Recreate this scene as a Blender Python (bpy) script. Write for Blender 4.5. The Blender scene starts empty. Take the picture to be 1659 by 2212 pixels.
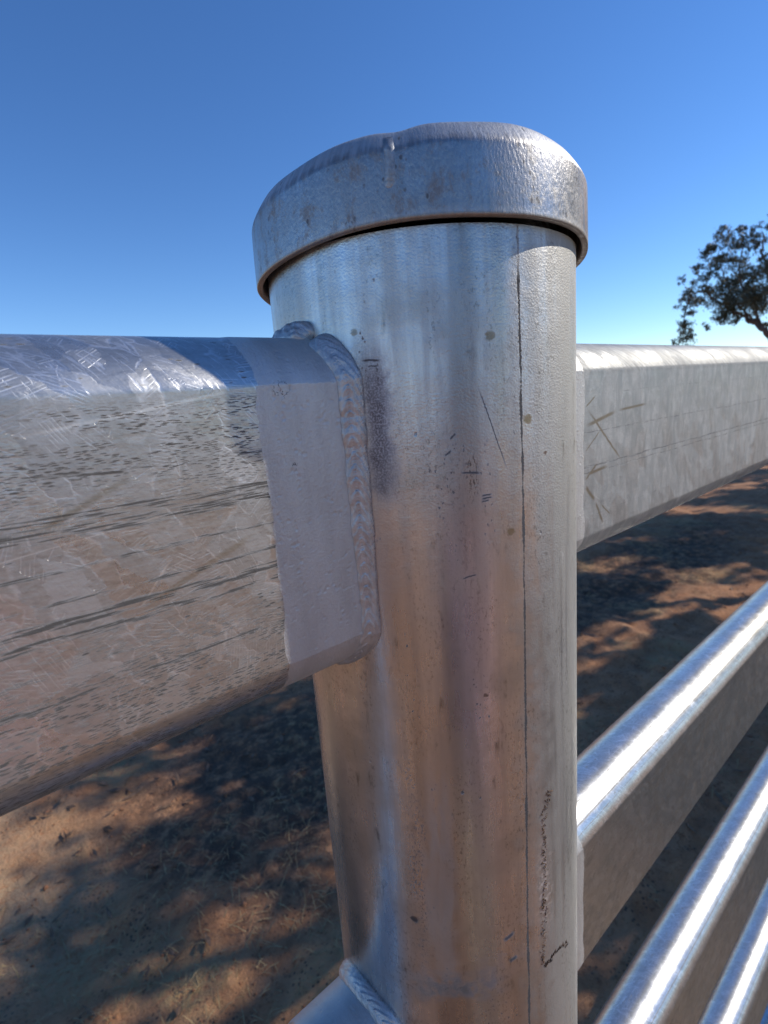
import bpy, math, random
import numpy as np
from mathutils import Matrix, Vector

random.seed(7)
RNG = np.random.default_rng(11)
SC = bpy.context.scene
COL = SC.collection
EYE = 1.70                      # camera height above the ground, metres
POST_R = 0.05715
RAIL_HALF_T, RAIL_FLAT, RAIL_ROUND = 0.021, 0.041, 0.015
RAIL_TOP_CENTRE = EYE - 0.0346
RAIL_STEP = 0.2670

# ------------------------------------------------------------------ camera
cam_data = bpy.data.cameras.new('camera')
cam = bpy.data.objects.new('camera', cam_data)
COL.objects.link(cam)
right = Vector((0.7504, -0.65663, -0.07569))
down = Vector((-0.1911, -0.10591, -0.97584))
fwd = Vector((0.63275, 0.74674, -0.20496))
mw = Matrix.Identity(4)
for i in range(3):
    mw[i][0], mw[i][1], mw[i][2] = right[i], -down[i], -fwd[i]
mw[0][3], mw[1][3], mw[2][3] = -0.15758, -0.15453, EYE
cam.matrix_world = mw
cam_data.sensor_fit = 'VERTICAL'
cam_data.sensor_height = 24.0
cam_data.sensor_width = 18.0
cam_data.lens = 1152.25 / 2212 * 24.0
cam_data.clip_start = 0.01
cam_data.clip_end = 3000
cam_data.dof.use_dof = True
cam_data.dof.focus_distance = 0.185
cam_data.dof.aperture_fstop = 15.0
SC.camera = cam

# ------------------------------------------------------------------ sky, sun, exposure
SUN_AZ, SUN_EL = math.radians(-26.4), math.radians(34.6)
sun_dir = Vector((math.cos(SUN_EL) * math.cos(SUN_AZ), math.cos(SUN_EL) * math.sin(SUN_AZ), math.sin(SUN_EL)))
world = bpy.data.worlds.new('World')
SC.world = world
world.use_nodes = True
wn = world.node_tree
bg = wn.nodes['Background']
sky = wn.nodes.new('ShaderNodeTexSky')
sky.sky_type = 'NISHITA'
sky.sun_disc = False
sky.sun_elevation = SUN_EL
sky.sun_rotation = math.pi / 2 - SUN_AZ
sky.altitude = 300
sky.air_density = 0.9
sky.dust_density = 0.0
sky.ozone_density = 5.0
hs = wn.nodes.new('ShaderNodeHueSaturation')
hs.inputs['Saturation'].default_value = 1.15
hs.inputs['Hue'].default_value = 0.506
wn.links.new(sky.outputs[0], hs.inputs['Color'])
wn.links.new(hs.outputs[0], bg.inputs[0])
bg.inputs[1].default_value = 0.13
sun_data = bpy.data.lights.new('sun', 'SUN')
sun = bpy.data.objects.new('sun', sun_data)
COL.objects.link(sun)
sun_data.energy = 3.5
sun_data.angle = math.radians(0.5)
sun_data.color = (1.0, 0.93, 0.82)
sun.rotation_mode = 'QUATERNION'
sun.rotation_quaternion = sun_dir.to_track_quat('Z', 'Y')
SC.view_settings.view_transform = 'Standard'
SC.view_settings.look = 'None'
SC.view_settings.gamma = 1
SC.view_settings.exposure = 0.36
SC.view_settings.use_curve_mapping = False

# ------------------------------------------------------------------ helpers
def mesh_obj(name, verts, faces, mat, parent=None, uvs=None, smooth=True, loc=None):
    me = bpy.data.meshes.new(name)
    if isinstance(verts, np.ndarray):
        verts = verts.tolist()
    me.from_pydata(verts, [], faces)
    if uvs is not None:
        lay = me.uv_layers.new(name='UVMap')
        idx = np.empty(len(me.loops), dtype=np.int32)
        me.loops.foreach_get('vertex_index', idx)
        lay.data.foreach_set('uv', np.asarray(uvs, dtype=np.float32)[idx].ravel())
    if smooth:
        me.polygons.foreach_set('use_smooth', [True] * len(me.polygons))
    me.materials.append(mat)
    me.update()
    o = bpy.data.objects.new(name, me)
    COL.objects.link(o)
    if parent:
        o.parent = parent
    if loc:
        o.location = loc
    return o


def empty(name, loc, label, cat, group=None):
    o = bpy.data.objects.new(name, None)
    COL.objects.link(o)
    o.location = loc
    o.empty_display_size = 0.1
    o['label'] = label
    o['category'] = cat
    if group:
        o['group'] = group
    return o


def grid_faces(nu, nv, wrap_u=False):
    f = []
    for i in range(nu if wrap_u else nu - 1):
        a, b = i * nv, ((i + 1) % nu) * nv
        for j in range(nv - 1):
            f.append((a + j, b + j, b + j + 1, a + j + 1))
    return f


def vnoise(x, y, seed):
    xi, yi = np.floor(x).astype(np.int64), np.floor(y).astype(np.int64)
    fx, fy = x - xi, y - yi
    fx = fx * fx * (3 - 2 * fx)
    fy = fy * fy * (3 - 2 * fy)

    def h(a, b):
        n = (a * 374761393 + b * 668265263 + seed * 974634777) & 0xFFFFFFFF
        n = ((n ^ (n >> 13)) * 1274126177) & 0xFFFFFFFF
        return ((n ^ (n >> 16)) & 0xFFFF) / 65535.0
    return (h(xi, yi) * (1 - fx) + h(xi + 1, yi) * fx) * (1 - fy) + (h(xi, yi + 1) * (1 - fx) + h(xi + 1, yi + 1) * fx) * fy


def fbm(x, y, seed, octaves=4):
    x, y = np.asarray(x, float), np.asarray(y, float)
    s, a, t = 0, 1.0, 0
    for k in range(octaves):
        s = s + a * vnoise(x * 2 ** k + 17.3 * k, y * 2 ** k - 9.1 * k, seed + k)
        t += a
        a *= 0.5
    return s / t


# ------------------------------------------------------------------ node material helper
class Nodes:
    def __init__(self, name):
        self.m = bpy.data.materials.new(name)
        self.m.use_nodes = True
        self.t = self.m.node_tree
        self.bsdf = self.t.nodes['Principled BSDF']

    def set(self, node, k, v):
        s = node.inputs[k]
        if isinstance(v, bpy.types.NodeSocket):
            self.t.links.new(v, s)
        else:
            if s.type == 'RGBA' and len(v) == 3:
                v = (*v, 1)
            s.default_value = v

    def math(self, op, a, b=0.0, c=0.0, clamp=False):
        n = self.t.nodes.new('ShaderNodeMath')
        n.operation = op
        n.use_clamp = clamp
        for i, v in enumerate((a, b, c)):
            self.set(n, i, v)
        return n.outputs[0]

    def add(self, a, b): return self.math('ADD', a, b)
    def sub(self, a, b): return self.math('SUBTRACT', a, b)
    def mul(self, a, b): return self.math('MULTIPLY', a, b)
    def mx(self, a, b): return self.math('MAXIMUM', a, b)

    def mad(self, a, b, c): return self.math('MULTIPLY_ADD', a, b, c)

    def smooth(self, x, lo, hi, t0=0.0, t1=1.0):
        n = self.t.nodes.new('ShaderNodeMapRange')
        n.interpolation_type = 'SMOOTHSTEP'
        if lo > hi:
            lo, hi, t0, t1 = hi, lo, t1, t0
        for k, v in zip((0, 1, 2, 3, 4), (x, lo, hi, t0, t1)):
            self.set(n, k, v)
        return n.outputs[0]

    def uv(self):
        n = self.t.nodes.new('ShaderNodeUVMap')
        n.uv_map = 'UVMap'
        s = self.t.nodes.new('ShaderNodeSeparateXYZ')
        self.t.links.new(n.outputs[0], s.inputs[0])
        return n.outputs[0], s.outputs[0], s.outputs[1]

    def coord(self):
        n = self.t.nodes.new('ShaderNodeTexCoord')
        return n.outputs['Object']

    def vec(self, x, y, z=0.0):
        n = self.t.nodes.new('ShaderNodeCombineXYZ')
        for i, v in enumerate((x, y, z)):
            self.set(n, i, v)
        return n.outputs[0]

    def scale(self, v, s):
        n = self.t.nodes.new('ShaderNodeVectorMath')
        n.operation = 'MULTIPLY'
        self.set(n, 0, v)
        n.inputs[1].default_value = s
        return n.outputs[0]

    def noise(self, v, scale=1.0, detail=3.0, rough=0.5, dist=0.0):
        n = self.t.nodes.new('ShaderNodeTexNoise')
        self.set(n, 'Vector', v)
        n.inputs['Scale'].default_value = scale
        n.inputs['Detail'].default_value = detail
        n.inputs['Roughness'].default_value = rough
        n.inputs['Distortion'].default_value = dist
        return n.outputs['Fac']

    def voro(self, v, scale=1.0, feature='F1', rand=1.0):
        n = self.t.nodes.new('ShaderNodeTexVoronoi')
        n.feature = feature
        self.set(n, 'Vector', v)
        n.inputs['Scale'].default_value = scale
        n.inputs['Randomness'].default_value = rand
        return n

    def mix(self, f, a, b):
        n = self.t.nodes.new('ShaderNodeMix')
        n.data_type = 'RGBA'
        self.set(n, 0, f)
        self.set(n, 6, a)
        self.set(n, 7, b)
        return n.outputs[2]

    def fmix(self, f, a, b):
        n = self.t.nodes.new('ShaderNodeMix')
        n.data_type = 'FLOAT'
        self.set(n, 0, f)
        self.set(n, 2, a)
        self.set(n, 3, b)
        return n.outputs[0]

    def bump(self, h, dist, strength=1.0, normal=None):
        n = self.t.nodes.new('ShaderNodeBump')
        n.inputs['Strength'].default_value = strength
        n.inputs['Distance'].default_value = dist
        self.set(n, 'Height', h)
        if normal is not None:
            self.set(n, 'Normal', normal)
        return n.outputs[0]

    def seg(self, u, v, p, q, w, soft=1.0):
        """mask of a straight scratch from p to q of half width w"""
        dx, dy = q[0] - p[0], q[1] - p[1]
        L = math.hypot(dx, dy)
        ux, uy = dx / L, dy / L
        a = self.mad(u, ux, self.mad(v, uy, -(p[0] * ux + p[1] * uy)))
        b = self.math('ABSOLUTE', self.mad(u, -uy, self.mad(v, ux, (p[0] * uy - p[1] * ux))))
        m = self.smooth(b, w * (1 + soft), w * 0.3)
        e = self.math('ABSOLUTE', self.sub(a, L / 2))
        return self.mul(m, self.smooth(e, L / 2, L / 2 - min(L * 0.25, 0.02)))

    def blob(self, u, v, c, r, hard=0.0):
        a = self.math('POWER', self.mul(self.sub(u, c[0]), 1 / r[0]), 2)
        b = self.math('POWER', self.mul(self.sub(v, c[1]), 1 / r[1]), 2)
        d = self.math('SQRT', self.add(a, b))
        return self.smooth(d, 1.0, hard)

    def out(self, **kw):
        for k, v in kw.items():
            self.set(self.bsdf, k.replace('_', ' '), v)
        return self.m


ZINC = (0.60, 0.60, 0.59)
ZINC_DULL = (0.42, 0.43, 0.435)


def zinc_base(N, uvv, u, v, orange_peel=900, streak_axis=1):
    """cloudy tone of weathered hot-dip zinc, streaks along the tube"""
    st = (25, 4, 1) if streak_axis == 1 else (4, 60, 1)
    big = N.noise(N.scale(uvv, (30, 30, 1)), 1.0, 4, 0.6)
    streak = N.noise(N.scale(uvv, (220, 14, 1) if streak_axis == 1 else (14, 260, 1)), 1.0, 4, 0.6)
    fine = N.noise(uvv, orange_peel, 2, 0.5)
    return big, streak, fine


def post_material():
    N = Nodes('galvanised_post')
    uvv, u, v = N.uv()             # u = arc length in metres, v = height relative to the eye
    big, streak, fine = zinc_base(N, uvv, u, v)
    A = lambda deg: math.radians(deg) * POST_R
    peel = N.noise(N.scale(uvv, (1350, 1500, 1)), 1.0, 1.5, 0.5)
    mid = N.noise(uvv, 120, 3, 0.6)
    col = N.mix(N.smooth(streak, 0.3, 0.7), (.68, .68, .67), (0.54, 0.53, 0.515))
    refl_bands = N.noise(N.scale(uvv, (48, 4, 1)), 1.0, 2, 0.5)
    col = N.mix(N.smooth(refl_bands, .46, .64, 0, .6), col, (.26, .255, .245))  # broad dark bands in the colour stand in for mirrored surroundings
    col = N.mix(N.smooth(big, 0.45, 0.7), col, (0.48, 0.47, 0.44))
    rough = N.add(N.smooth(big, 0.3, 0.75, 0.23, 0.35), N.smooth(streak, 0.3, 0.7, -0.03, 0.06))
    # dull oxide towards the seam side
    ox = N.mul(N.smooth(N.add(u, N.mul(N.sub(mid, 0.5), 0.03)), A(246), A(272)), N.smooth(streak, 0.25, 0.6, 0.35, 1.0))
    col = N.mix(N.mul(ox, 0.8), col, (0.40, 0.395, 0.37))
    rough = N.fmix(ox, rough, 0.55)
    # scuffed white flecks
    fl = N.noise(N.scale(uvv, (260, 70, 1)), 1.0, 5, 0.7, 1.2)
    flk = N.mul(N.smooth(fl, 0.63, 0.70), N.smooth(u, A(262), A(285)))
    col = N.mix(N.mul(flk, 0.7), col, (0.72, 0.72, 0.70))
    # dark pits, denser in vertical streaks
    vo = N.voro(N.vec(N.mul(N.add(u, N.mul(N.sub(mid, .5), .004)), 620), N.mul(N.add(v, N.mul(N.sub(peel, .5), .0015)), 460)), 1.0)
    pit = N.mul(N.smooth(vo.outputs['Distance'], 0.26, 0.12), N.smooth(N.noise(N.scale(uvv, (90, 18, 1)), 1.0, 4, 0.7), 0.56, 0.66))
    col = N.mix(N.mul(pit, 0.75), col, (0.10, 0.09, 0.075))
    vo2 = N.voro(N.vec(N.mul(N.add(u, N.mul(N.sub(peel, .5), .0012)), 95), N.mul(v, 70)), 1.0)
    pit2 = N.mul(N.smooth(vo2.outputs['Distance'], 0.065, 0.03), N.smooth(N.noise(uvv, 60, 2), 0.52, 0.6))
    col = N.mix(N.mul(pit2, 0.8), col, (0.09, 0.075, 0.06))
    # grime smears, drawn downwards
    sm = N.noise(N.scale(uvv, (150, 30, 1)), 1.0, 6, 0.72, 0.5)
    smear = N.mul(N.smooth(sm, 0.56, 0.70), N.smooth(mid, 0.42, 0.62))
    col = N.mix(N.mul(smear, 0.7), col, (0.15, 0.135, 0.115))
    dust = N.mul(N.smooth(N.noise(N.scale(uvv, (900, 500, 1)), 1.0, 4, 0.75), .52, .64), N.smooth(N.noise(N.scale(uvv, (70, 16, 1)), 1.0, 4, 0.65), .44, .62))
    col = N.mix(N.mul(dust, 0.55), col, (0.12, 0.11, 0.095))
    # heat tint beside the weld and its dark soot
    jit = N.mul(N.sub(mid, 0.5), 0.012)
    uj = N.add(u, jit)
    vj = N.add(v, N.mul(N.sub(big, 0.5), 0.05))
    ht = N.blob(uj, vj, (A(205), -0.030), (0.019, 0.078), 0.1)
    col = N.mix(N.mul(ht, 0.35), col, (0.60, 0.46, 0.42))
    soot = N.blob(uj, vj, (A(209.3), -0.008), (0.0068, 0.030), 0.0)
    sg = N.smooth(N.noise(uvv, 1600, 2, 0.6), 0.30, 0.62)
    col = N.mix(N.mul(soot, N.mad(sg, 0.60, 0.08)), col, (0.050, 0.034, 0.030))
    soot2 = N.blob(uj, vj, (A(206), -0.002), (0.006, 0.045), 0.0)
    col = N.mix(N.mul(soot2, N.mul(sg, 0.30)), col, (0.11, 0.08, 0.07))
    # brown dried-mud band low on the post
    band = N.mul(N.blob(uj, vj, (A(222), -0.219), (0.026, 0.012), 0.0), N.smooth(N.noise(uvv, 180, 5, 0.7), 0.35, 0.62))
    col = N.mix(N.mul(band, 0.8), col, (0.12, 0.085, 0.045))
    # rust and mud spots
    for (a, z, r, c) in ((245, .0162, .0022, (.22, .17, .10)), (257.9, -.0092, .0024, (.26, .20, .09)), (265.9, -.0208, .0011, (.13, .06, .03)),
                         (208.4, -.1932, .0021, (.07, .03, .02)), (203.6, .0205, .0017, (.22, .17, .12)), (250, -.0445, .002, (.3, .26, .16)), (239, -.1, .0012, (.12, .1, .08))):
        b = N.blob(N.add(u, N.mul(N.sub(N.noise(uvv, 700, 3), 0.5), 0.003)), v, (A(a), z), (r, r * 0.8), 0.5)
        col = N.mix(N.mul(b, 0.75), col, c)
    # short dark scratches
    dk = 0.0
    for (a0, z0, a1, z1, w) in ((233.5, -.0235, 240.5, -.0245, .00022), (240, -.0318, 244, -.0312, .00018), (240, -.0327, 244, -.0322, .00018), (240, -.0335, 243, -.0331, .00015),
                                (242, -.2036, 247, -.2008, .00045), (231, -.0135, 233, -.0115, .0002), (229, -.018, 231.5, -.0165, .0002), (206.8, -.1925, 210, -.1945, .0006),
                                (232.5, -.058, 238, -.057, .00015), (240, .003, 250, -.026, .00012), (205, .0125, 212, .0115, .0002), (207, .0105, 211, .0102, .00015), (244, -.214, 248, -.2125, .0005)):
        m = N.seg(N.add(u, N.mul(N.sub(peel, .5), .0006)), N.add(v, N.mul(N.sub(mid, .5), .002)), (A(a0), z0), (A(a1), z1), w, 1.5)
        dk = m if dk == 0.0 else N.mx(dk, m)
    rub = N.mul(N.blob(u, v, (A(237.5), -.025), (.0035, .012), .2), N.smooth(N.noise(N.scale(uvv, (1500, 500, 1)), 1, 3, .7), .52, .6))
    col = N.mix(N.mul(N.mx(dk, rub), 0.8), col, (0.07, 0.065, 0.06))
    # welded seam of the tube: a wandering dark line
    wob = N.mad(N.sub(N.noise(N.vec(0.0, N.mul(v, 55.0)), 1.0, 4, 0.6), 0.5), 0.0016, 0.0)
    lean = N.smooth(v, 0.0, -0.25, 0.0, A(2.8))
    sd = N.math('ABSOLUTE', N.add(N.sub(N.add(u, lean), A(255.4)), wob))
    wv = N.smooth(N.noise(N.vec(0.3, N.mul(v, 90.0)), 1.0, 3, 0.6), 0.3, 0.7, 0.00016, 0.00062)
    below = N.smooth(v, 0.037, 0.031, 0.35, 1.0)
    seam = N.mul(N.math('MULTIPLY', N.math('LESS_THAN', N.sub(sd, N.mul(N.sub(peel, 0.5), 0.0008)), wv), 1.0), below)
    col = N.mix(N.mul(seam, 0.85), col, (0.06, 0.058, 0.055))
    # pale bloom round the scab
    blm = N.mul(N.blob(uj, v, (A(262.0), -0.188), (0.0065, 0.036), 0.2), N.smooth(N.noise(uvv, 420, 5, 0.75), 0.46, 0.58))
    col = N.mix(N.mul(blm, 0.85), col, (0.80, 0.77, 0.74))
    # pale zinc bloom running down the middle, pitted along its edge
    bu = N.add(u, N.mul(N.sub(N.noise(N.scale(uvv, (160, 30, 1)), 1.0, 5, 0.7), .5), .014))
    bl2 = N.mul(N.blob(bu, vj, (A(219.5), -0.172), (0.0085, 0.062), 0.35), N.smooth(N.noise(N.scale(uvv, (220, 40, 1)), 1.0, 4, 0.65), .30, .52))
    col = N.mix(N.mul(bl2, .45), col, (0.50, 0.50, 0.48))
    spk = N.mul(N.blob(bu, vj, (A(211.5), -0.175), (0.0045, 0.070), 0.1), N.smooth(N.noise(N.scale(uvv, (1300, 700, 1)), 1.0, 3, 0.7), .54, .62))
    col = N.mix(N.mul(spk, .8), col, (0.10, 0.09, 0.08))
    rough = N.add(rough, N.mul(bl2, .14))
    dark_all = N.mx(N.mx(N.mx(seam, spk), N.mul(soot, 0.8)), N.mx(N.mul(pit, 0.8), N.mx(dk, band)))
    rough = N.fmix(dark_all, rough, 0.7)
    metal = N.mul(N.fmix(N.mx(ox, N.mx(N.mul(bl2, .4), blm)), 0.90, 0.62), N.sub(1.0, N.mul(N.mx(dark_all, N.mx(pit2, soot)), 0.9)))
    amp = N.add(N.smooth(v, -0.10, 0.01, 0.05, 0.17), N.mul(ox, 0.20))
    n1 = N.bump(N.mul(peel, amp), 0.00040)
    rough = N.add(rough, N.smooth(v, -.09, .0, 0.0, .07))
    n2 = N.bump(N.sub(N.mul(mid, 0.2), N.mul(N.mx(seam, pit2), 0.25)), 0.0009, 1.0, n1)
    return N.out(Base_Color=col, Roughness=N.math('ADD', rough, 0.0, clamp=True), Metallic=metal, Normal=n2, Specular_IOR_Level=N.mad(N.mx(dark_all, N.mx(pit2, soot)), -.5, .5))


def rail_material(name, kind):
    """kind: 'marked' (close, long streaks), 'scratched' (right hand top rail), 'plain'"""
    N = Nodes(name)
    uvv, u, v = N.uv()             # u = along the rail, v = round the section from the middle of its near face
    big, streak, fine = zinc_base(N, uvv, u, v, 900, 0)
    # crystal spangle: angular cells, each with its own tone and its own direction of fine feather lines
    warp = N.noise(uvv, 160, 3, 0.6)
    warp2 = N.noise(N.vec(N.add(u, 3.7), v), 190, 3, 0.6)
    wv = N.vec(N.add(u, N.mul(N.sub(warp, .5), .005)), N.add(v, N.mul(N.sub(warp2, .5), .005)))
    top = N.smooth(v, .0385, .0425)

    def crystals(sx, sy, off):
        c = N.vec(N.add(N.mad(wv_x, sx, N.mul(wv_y, sx * .45)), off), N.mul(wv_y, sy))
        vo = N.voro(c, 1.0)
        sep = N.t.nodes.new('ShaderNodeSeparateColor')
        N.t.links.new(vo.outputs['Color'], sep.inputs[0])
        ed = N.voro(c, 1.0, 'DISTANCE_TO_EDGE').outputs['Distance']
        rot = N.t.nodes.new('ShaderNodeVectorRotate')
        rot.rotation_type = 'Z_AXIS'
        N.set(rot, 'Vector', uvv)
        N.set(rot, 'Angle', N.mad(sep.outputs[1], 2.6, .2))
        sp = N.t.nodes.new('ShaderNodeSeparateXYZ')
        N.t.links.new(rot.outputs[0], sp.inputs[0])
        ln = N.math('SINE', N.mul(N.add(sp.outputs[0], N.mul(N.sub(warp, .5), .0006)), 7500))
        ln = N.mul(N.smooth(ln, .1, .9), N.smooth(N.noise(N.scale(rot.outputs[0], (900, 160, 1)), 1, 2), .46, .60))
        return sep.outputs[0], sep.outputs[2], ed, ln
    wsep = N.t.nodes.new('ShaderNodeSeparateXYZ')
    N.t.links.new(wv, wsep.inputs[0])
    wv_x, wv_y = wsep.outputs[0], wsep.outputs[1]
    tone, pick, edge, line = crystals(75, 58, 0.0)
    tone2, pick2, edge2, line2 = crystals(170, 120, 5.3)
    frag = N.smooth(N.noise(uvv, 110, 3, .6), .47, .60)
    fan = N.mx(N.mul(line, N.smooth(pick, .52, .60)), N.mul(line2, N.smooth(pick2, .60, .68)))
    rim = N.mx(N.mul(N.smooth(edge, .045, .0), frag), N.mul(N.smooth(edge2, .05, .0), N.smooth(N.noise(uvv, 75, 3, .6), .53, .62)))
    slash = N.noise(N.vec(N.mad(u, 900, N.mul(v, 520)), N.mul(v, 130)), 1.0, 3, .65, .4)
    slash = N.mul(N.mul(N.smooth(slash, .57, .67), top), .85)
    spang = N.mx(N.mx(N.mul(fan, N.mad(top, .5, .35)), N.mul(rim, N.mad(top, .4, .5))), slash)
    feather2 = N.noise(N.scale(uvv, (700, 900, 1)), 1.0, 3, 0.6)
    col = N.mix(N.smooth(streak, 0.3, 0.7), ZINC, (0.51, 0.505, 0.485))
    col = N.mix(N.mul(tone, 0.5), col, (0.39, 0.385, 0.37))
    grit = N.noise(N.scale(uvv, (420, 900, 1)), 1.0, 5, .7)
    col = N.mix(N.smooth(grit, .45, .68, 0, .5), col, (.30, .295, .28))
    col = N.mix(N.mul(N.smooth(tone2, .6, .9), 0.35), col, (0.63, 0.63, 0.62))
    col = N.mix(N.mul(spang, 0.72), col, (0.88, 0.89, 0.90))
    col = N.mix(N.smooth(big, 0.45, 0.75, 0, 0.35), col, (0.40, 0.39, 0.365))
    rough = N.add(N.add(N.smooth(tone, 0, 1, 0.25, 0.40), N.mul(tone2, .08)), N.mul(spang, 0.02))
    dark = 0.0
    ul = N.add(u, N.mul(N.sub(warp, .5), .002))
    if kind == 'marked':
        # rows of short drag dashes along the tube
        def dashes(su, sv, r0, r1, off):
            dv = N.voro(N.vec(N.add(N.mul(ul, su), off), N.mad(v, sv, N.mul(N.sub(big, .5), 2.0))), 1.0)
            return N.smooth(dv.outputs['Distance'], r0, r1)
        fineb = N.noise(N.scale(uvv, (45, 170, 1)), 1.0, 4, 0.6)
        z_up = N.mul(N.smooth(v, .008, .022), N.smooth(v, .0405, .036))
        z_lo = N.mul(N.smooth(v, -.006, -.030), N.smooth(v, -.074, -.062))
        dark = N.mul(dashes(400, 2700, .45, .30, 0), N.mul(z_up, N.smooth(fineb, .40, .52)))
        dark = N.mx(dark, N.mul(dashes(360, 2600, .46, .31, 9), N.mul(z_lo, N.smooth(fineb, .37, .50))))
        dark = N.mx(dark, N.mul(dashes(210, 800, .24, .14, 4), N.smooth(N.noise(N.scale(uvv, (30, 150, 1)), 1, 3), .53, .62)))
        # long broken streaks made of overlapping slivers
        sliver = N.mx(dashes(70, 1500, .52, .36, 2), dashes(130, 2100, .48, .32, 6))
        sliver2 = N.mx(dashes(50, 1300, .50, .36, 3), dashes(110, 2200, .50, .32, 8))
        gate = N.noise(N.vec(N.mul(u, 42), N.mul(v, 260)), 1.0, 3, .6)
        for k, (s, w, th) in enumerate(((.0143, .0016, .34), (.0112, .0018, .26), (-.0092, .0017, .28), (-.0124, .0012, .36), (.0032, .0007, .47), (-.0042, .0008, .47), (-.0200, .0007, .5), (-.0265, .0008, .45), (.0235, .0007, .47))):
            wob = N.mul(N.sub(N.noise(N.vec(N.mul(u, 70), s * 900), 1.0, 3, .6), .5), .0030)
            d = N.math('ABSOLUTE', N.add(N.sub(v, s), wob))
            core = N.smooth(d, w, w * .5)
            m = N.mul(N.mul(core, sliver if k % 2 else sliver2), N.smooth(gate, th, th + .07))
            thin = N.mul(N.smooth(d, .00022, .00008), N.smooth(gate, .45, .52))
            dark = N.mx(dark, N.mx(m, N.mul(thin, .7)))
        lt = N.seg(ul, v, (-.1448, .0322), (-.0905, .0403), .00032)
        for p, q, w in (((-.170, .0055), (-.100, .0125), .00012), ((-.1250, -.0110), (-.1145, .0005), .0002), ((-.150, .030), (-.1445, .026), .0003)):
            lt = N.mx(lt, N.mul(N.seg(ul, v, p, q, w), .8))
        col = N.mix(N.mul(lt, 0.7), col, (0.80, 0.79, 0.76))
        br = N.seg(ul, v, (-.1248, -.0110), (-.090, .0018), .0007)
        br = N.mx(br, N.seg(ul, v, (-.143, .012), (-.120, .022), .0006))
        col = N.mix(N.mul(br, 0.45), col, (0.28, 0.22, 0.13))
        pk = N.mul(N.smooth(N.noise(uvv, 34, 3), .48, .72), N.smooth(v, 0.015, -0.015))
        col = N.mix(N.mul(pk, .2), col, (0.44, 0.32, 0.29))
    elif kind == 'scratched':
        for (s, w, th) in ((.0115, .0005, .42), (-.0055, .0007, .38), (-.0085, .0006, .42), (.0300, .0004, .5), (-.031, .0004, .52)):
            wob = N.mul(N.sub(N.noise(N.vec(N.mul(u, 40), s * 900), 1.0, 3, .6), .5), .0022)
            d = N.math('ABSOLUTE', N.add(N.sub(v, s), wob))
            br = N.noise(N.vec(N.mul(u, 120), N.mul(v, 2300), s * 700), 1.0, 3, .65)
            dark = N.mul(N.smooth(d, w, w * .35), N.smooth(br, th + .05, th + .14)) if isinstance(dark, float) else N.mx(dark, N.mul(N.smooth(d, w, w * .35), N.smooth(br, th + .05, th + .14)))
        dark = N.mul(dark, 0.65)
        sc = 0.0
        for p, q, w in (((.0880, .0240), (.1275, -.0082), .0005), ((.0870, .0145), (.120, .0200), .0007), ((.120, .0200), (.156, .0215), .0005), ((.087, -.0095), (.111, -.0075), .0006),
                        ((.087, -.012), (.100, -.0045), .0005), ((.087, .002), (.103, .012), .0003), ((.087, .0235), (.098, .029), .0003), ((.087, -.0145), (.0975, -.024), .0008), ((.0975, -.024), (.106, -.038), .0006),
                        ((.103, -.0265), (.114, -.0345), .0003)):
            m = N.seg(ul, v, p, q, w)
            sc = m if isinstance(sc, float) else N.mx(sc, m)
        col = N.mix(N.mul(sc, 0.75), col, (0.21, 0.165, 0.10))
    else:
        dv2 = N.voro(N.vec(N.mul(u, 130), N.mul(v, 700)), 1.0)
        dark = N.mul(N.smooth(dv2.outputs['Distance'], 0.24, 0.12), N.smooth(N.noise(N.scale(uvv, (20, 130, 1)), 1, 3), .52, .62))
        for (s, w, th) in ((.0515, .0006, .30), (.0475, .0004, .42), (.0600, .0005, .4)):
            d = N.math('ABSOLUTE', N.sub(v, s))
            br = N.noise(N.vec(N.mul(u, 90), N.mul(v, 2300), s * 700), 1.0, 3, .65)
            dark = N.mx(dark, N.mul(N.smooth(d, w, w * .35), N.smooth(br, th + .05, th + .14)))
        dark = N.mul(dark, 0.7)
        mot = N.mul(N.smooth(N.noise(N.scale(uvv, (45, 60, 1)), 1, 6, .72), .46, .64), N.smooth(v, .045, .03))
        col = N.mix(N.mul(mot, .6), col, (.24, .23, .21))
        rough = N.add(rough, N.mul(mot, .35))
        chip = N.mul(N.smooth(N.math('ABSOLUTE', N.sub(v, .0335)), .0012, .0006), N.smooth(N.noise(N.scale(uvv, (140, 900, 1)), 1, 3), .60, .66))
        col = N.mix(chip, col, (.82, .82, .76))
        rough = N.mad(rough, 0.3, .20)
    # end of the tube cut and dressed: drag lines across the rounded top
    drag = N.noise(N.vec(N.mad(u, 500, N.mul(v, 300)), N.mul(v, 60)), 1.0, 3, .6)
    col = N.mix(N.mul(dark, 0.88), col, (0.055, 0.05, 0.045))
    rough = N.fmix(dark, rough, 0.7)
    metal = N.mul(0.88, N.sub(1.0, N.mul(dark, 0.9)))
    if kind == 'scratched':
        rough = N.add(rough, .14)
        metal = N.mul(metal, .80)
        vs = N.noise(N.vec(N.mul(u, 150), N.mul(v, 60)), 1.0, 6, .7, .8)
        col = N.mix(N.smooth(vs, .36, .66), (.35, .365, .365), N.mix(.45, col, (.44, .455, .455)))
        col = N.mix(N.mul(dark, 0.75), col, (0.07, 0.065, 0.06))
        col = N.mix(N.mul(sc, 0.75), col, (0.21, 0.165, 0.10))
        hatch = N.noise(N.vec(N.mad(u, 420, N.mul(v, 420)), N.mul(v, 90)), 1.0, 4, .65)
        col = N.mix(N.mul(top, N.smooth(hatch, .38, .62, .35, .9)), col, (.22, .22, .215))  # hatched top, darkened in colour to hold down the sun's highlight
        rough = N.add(rough, N.mul(top, .12))
        crease = N.smooth(N.math('ABSOLUTE', N.sub(v, .0415)), .0010, .0003)
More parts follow.
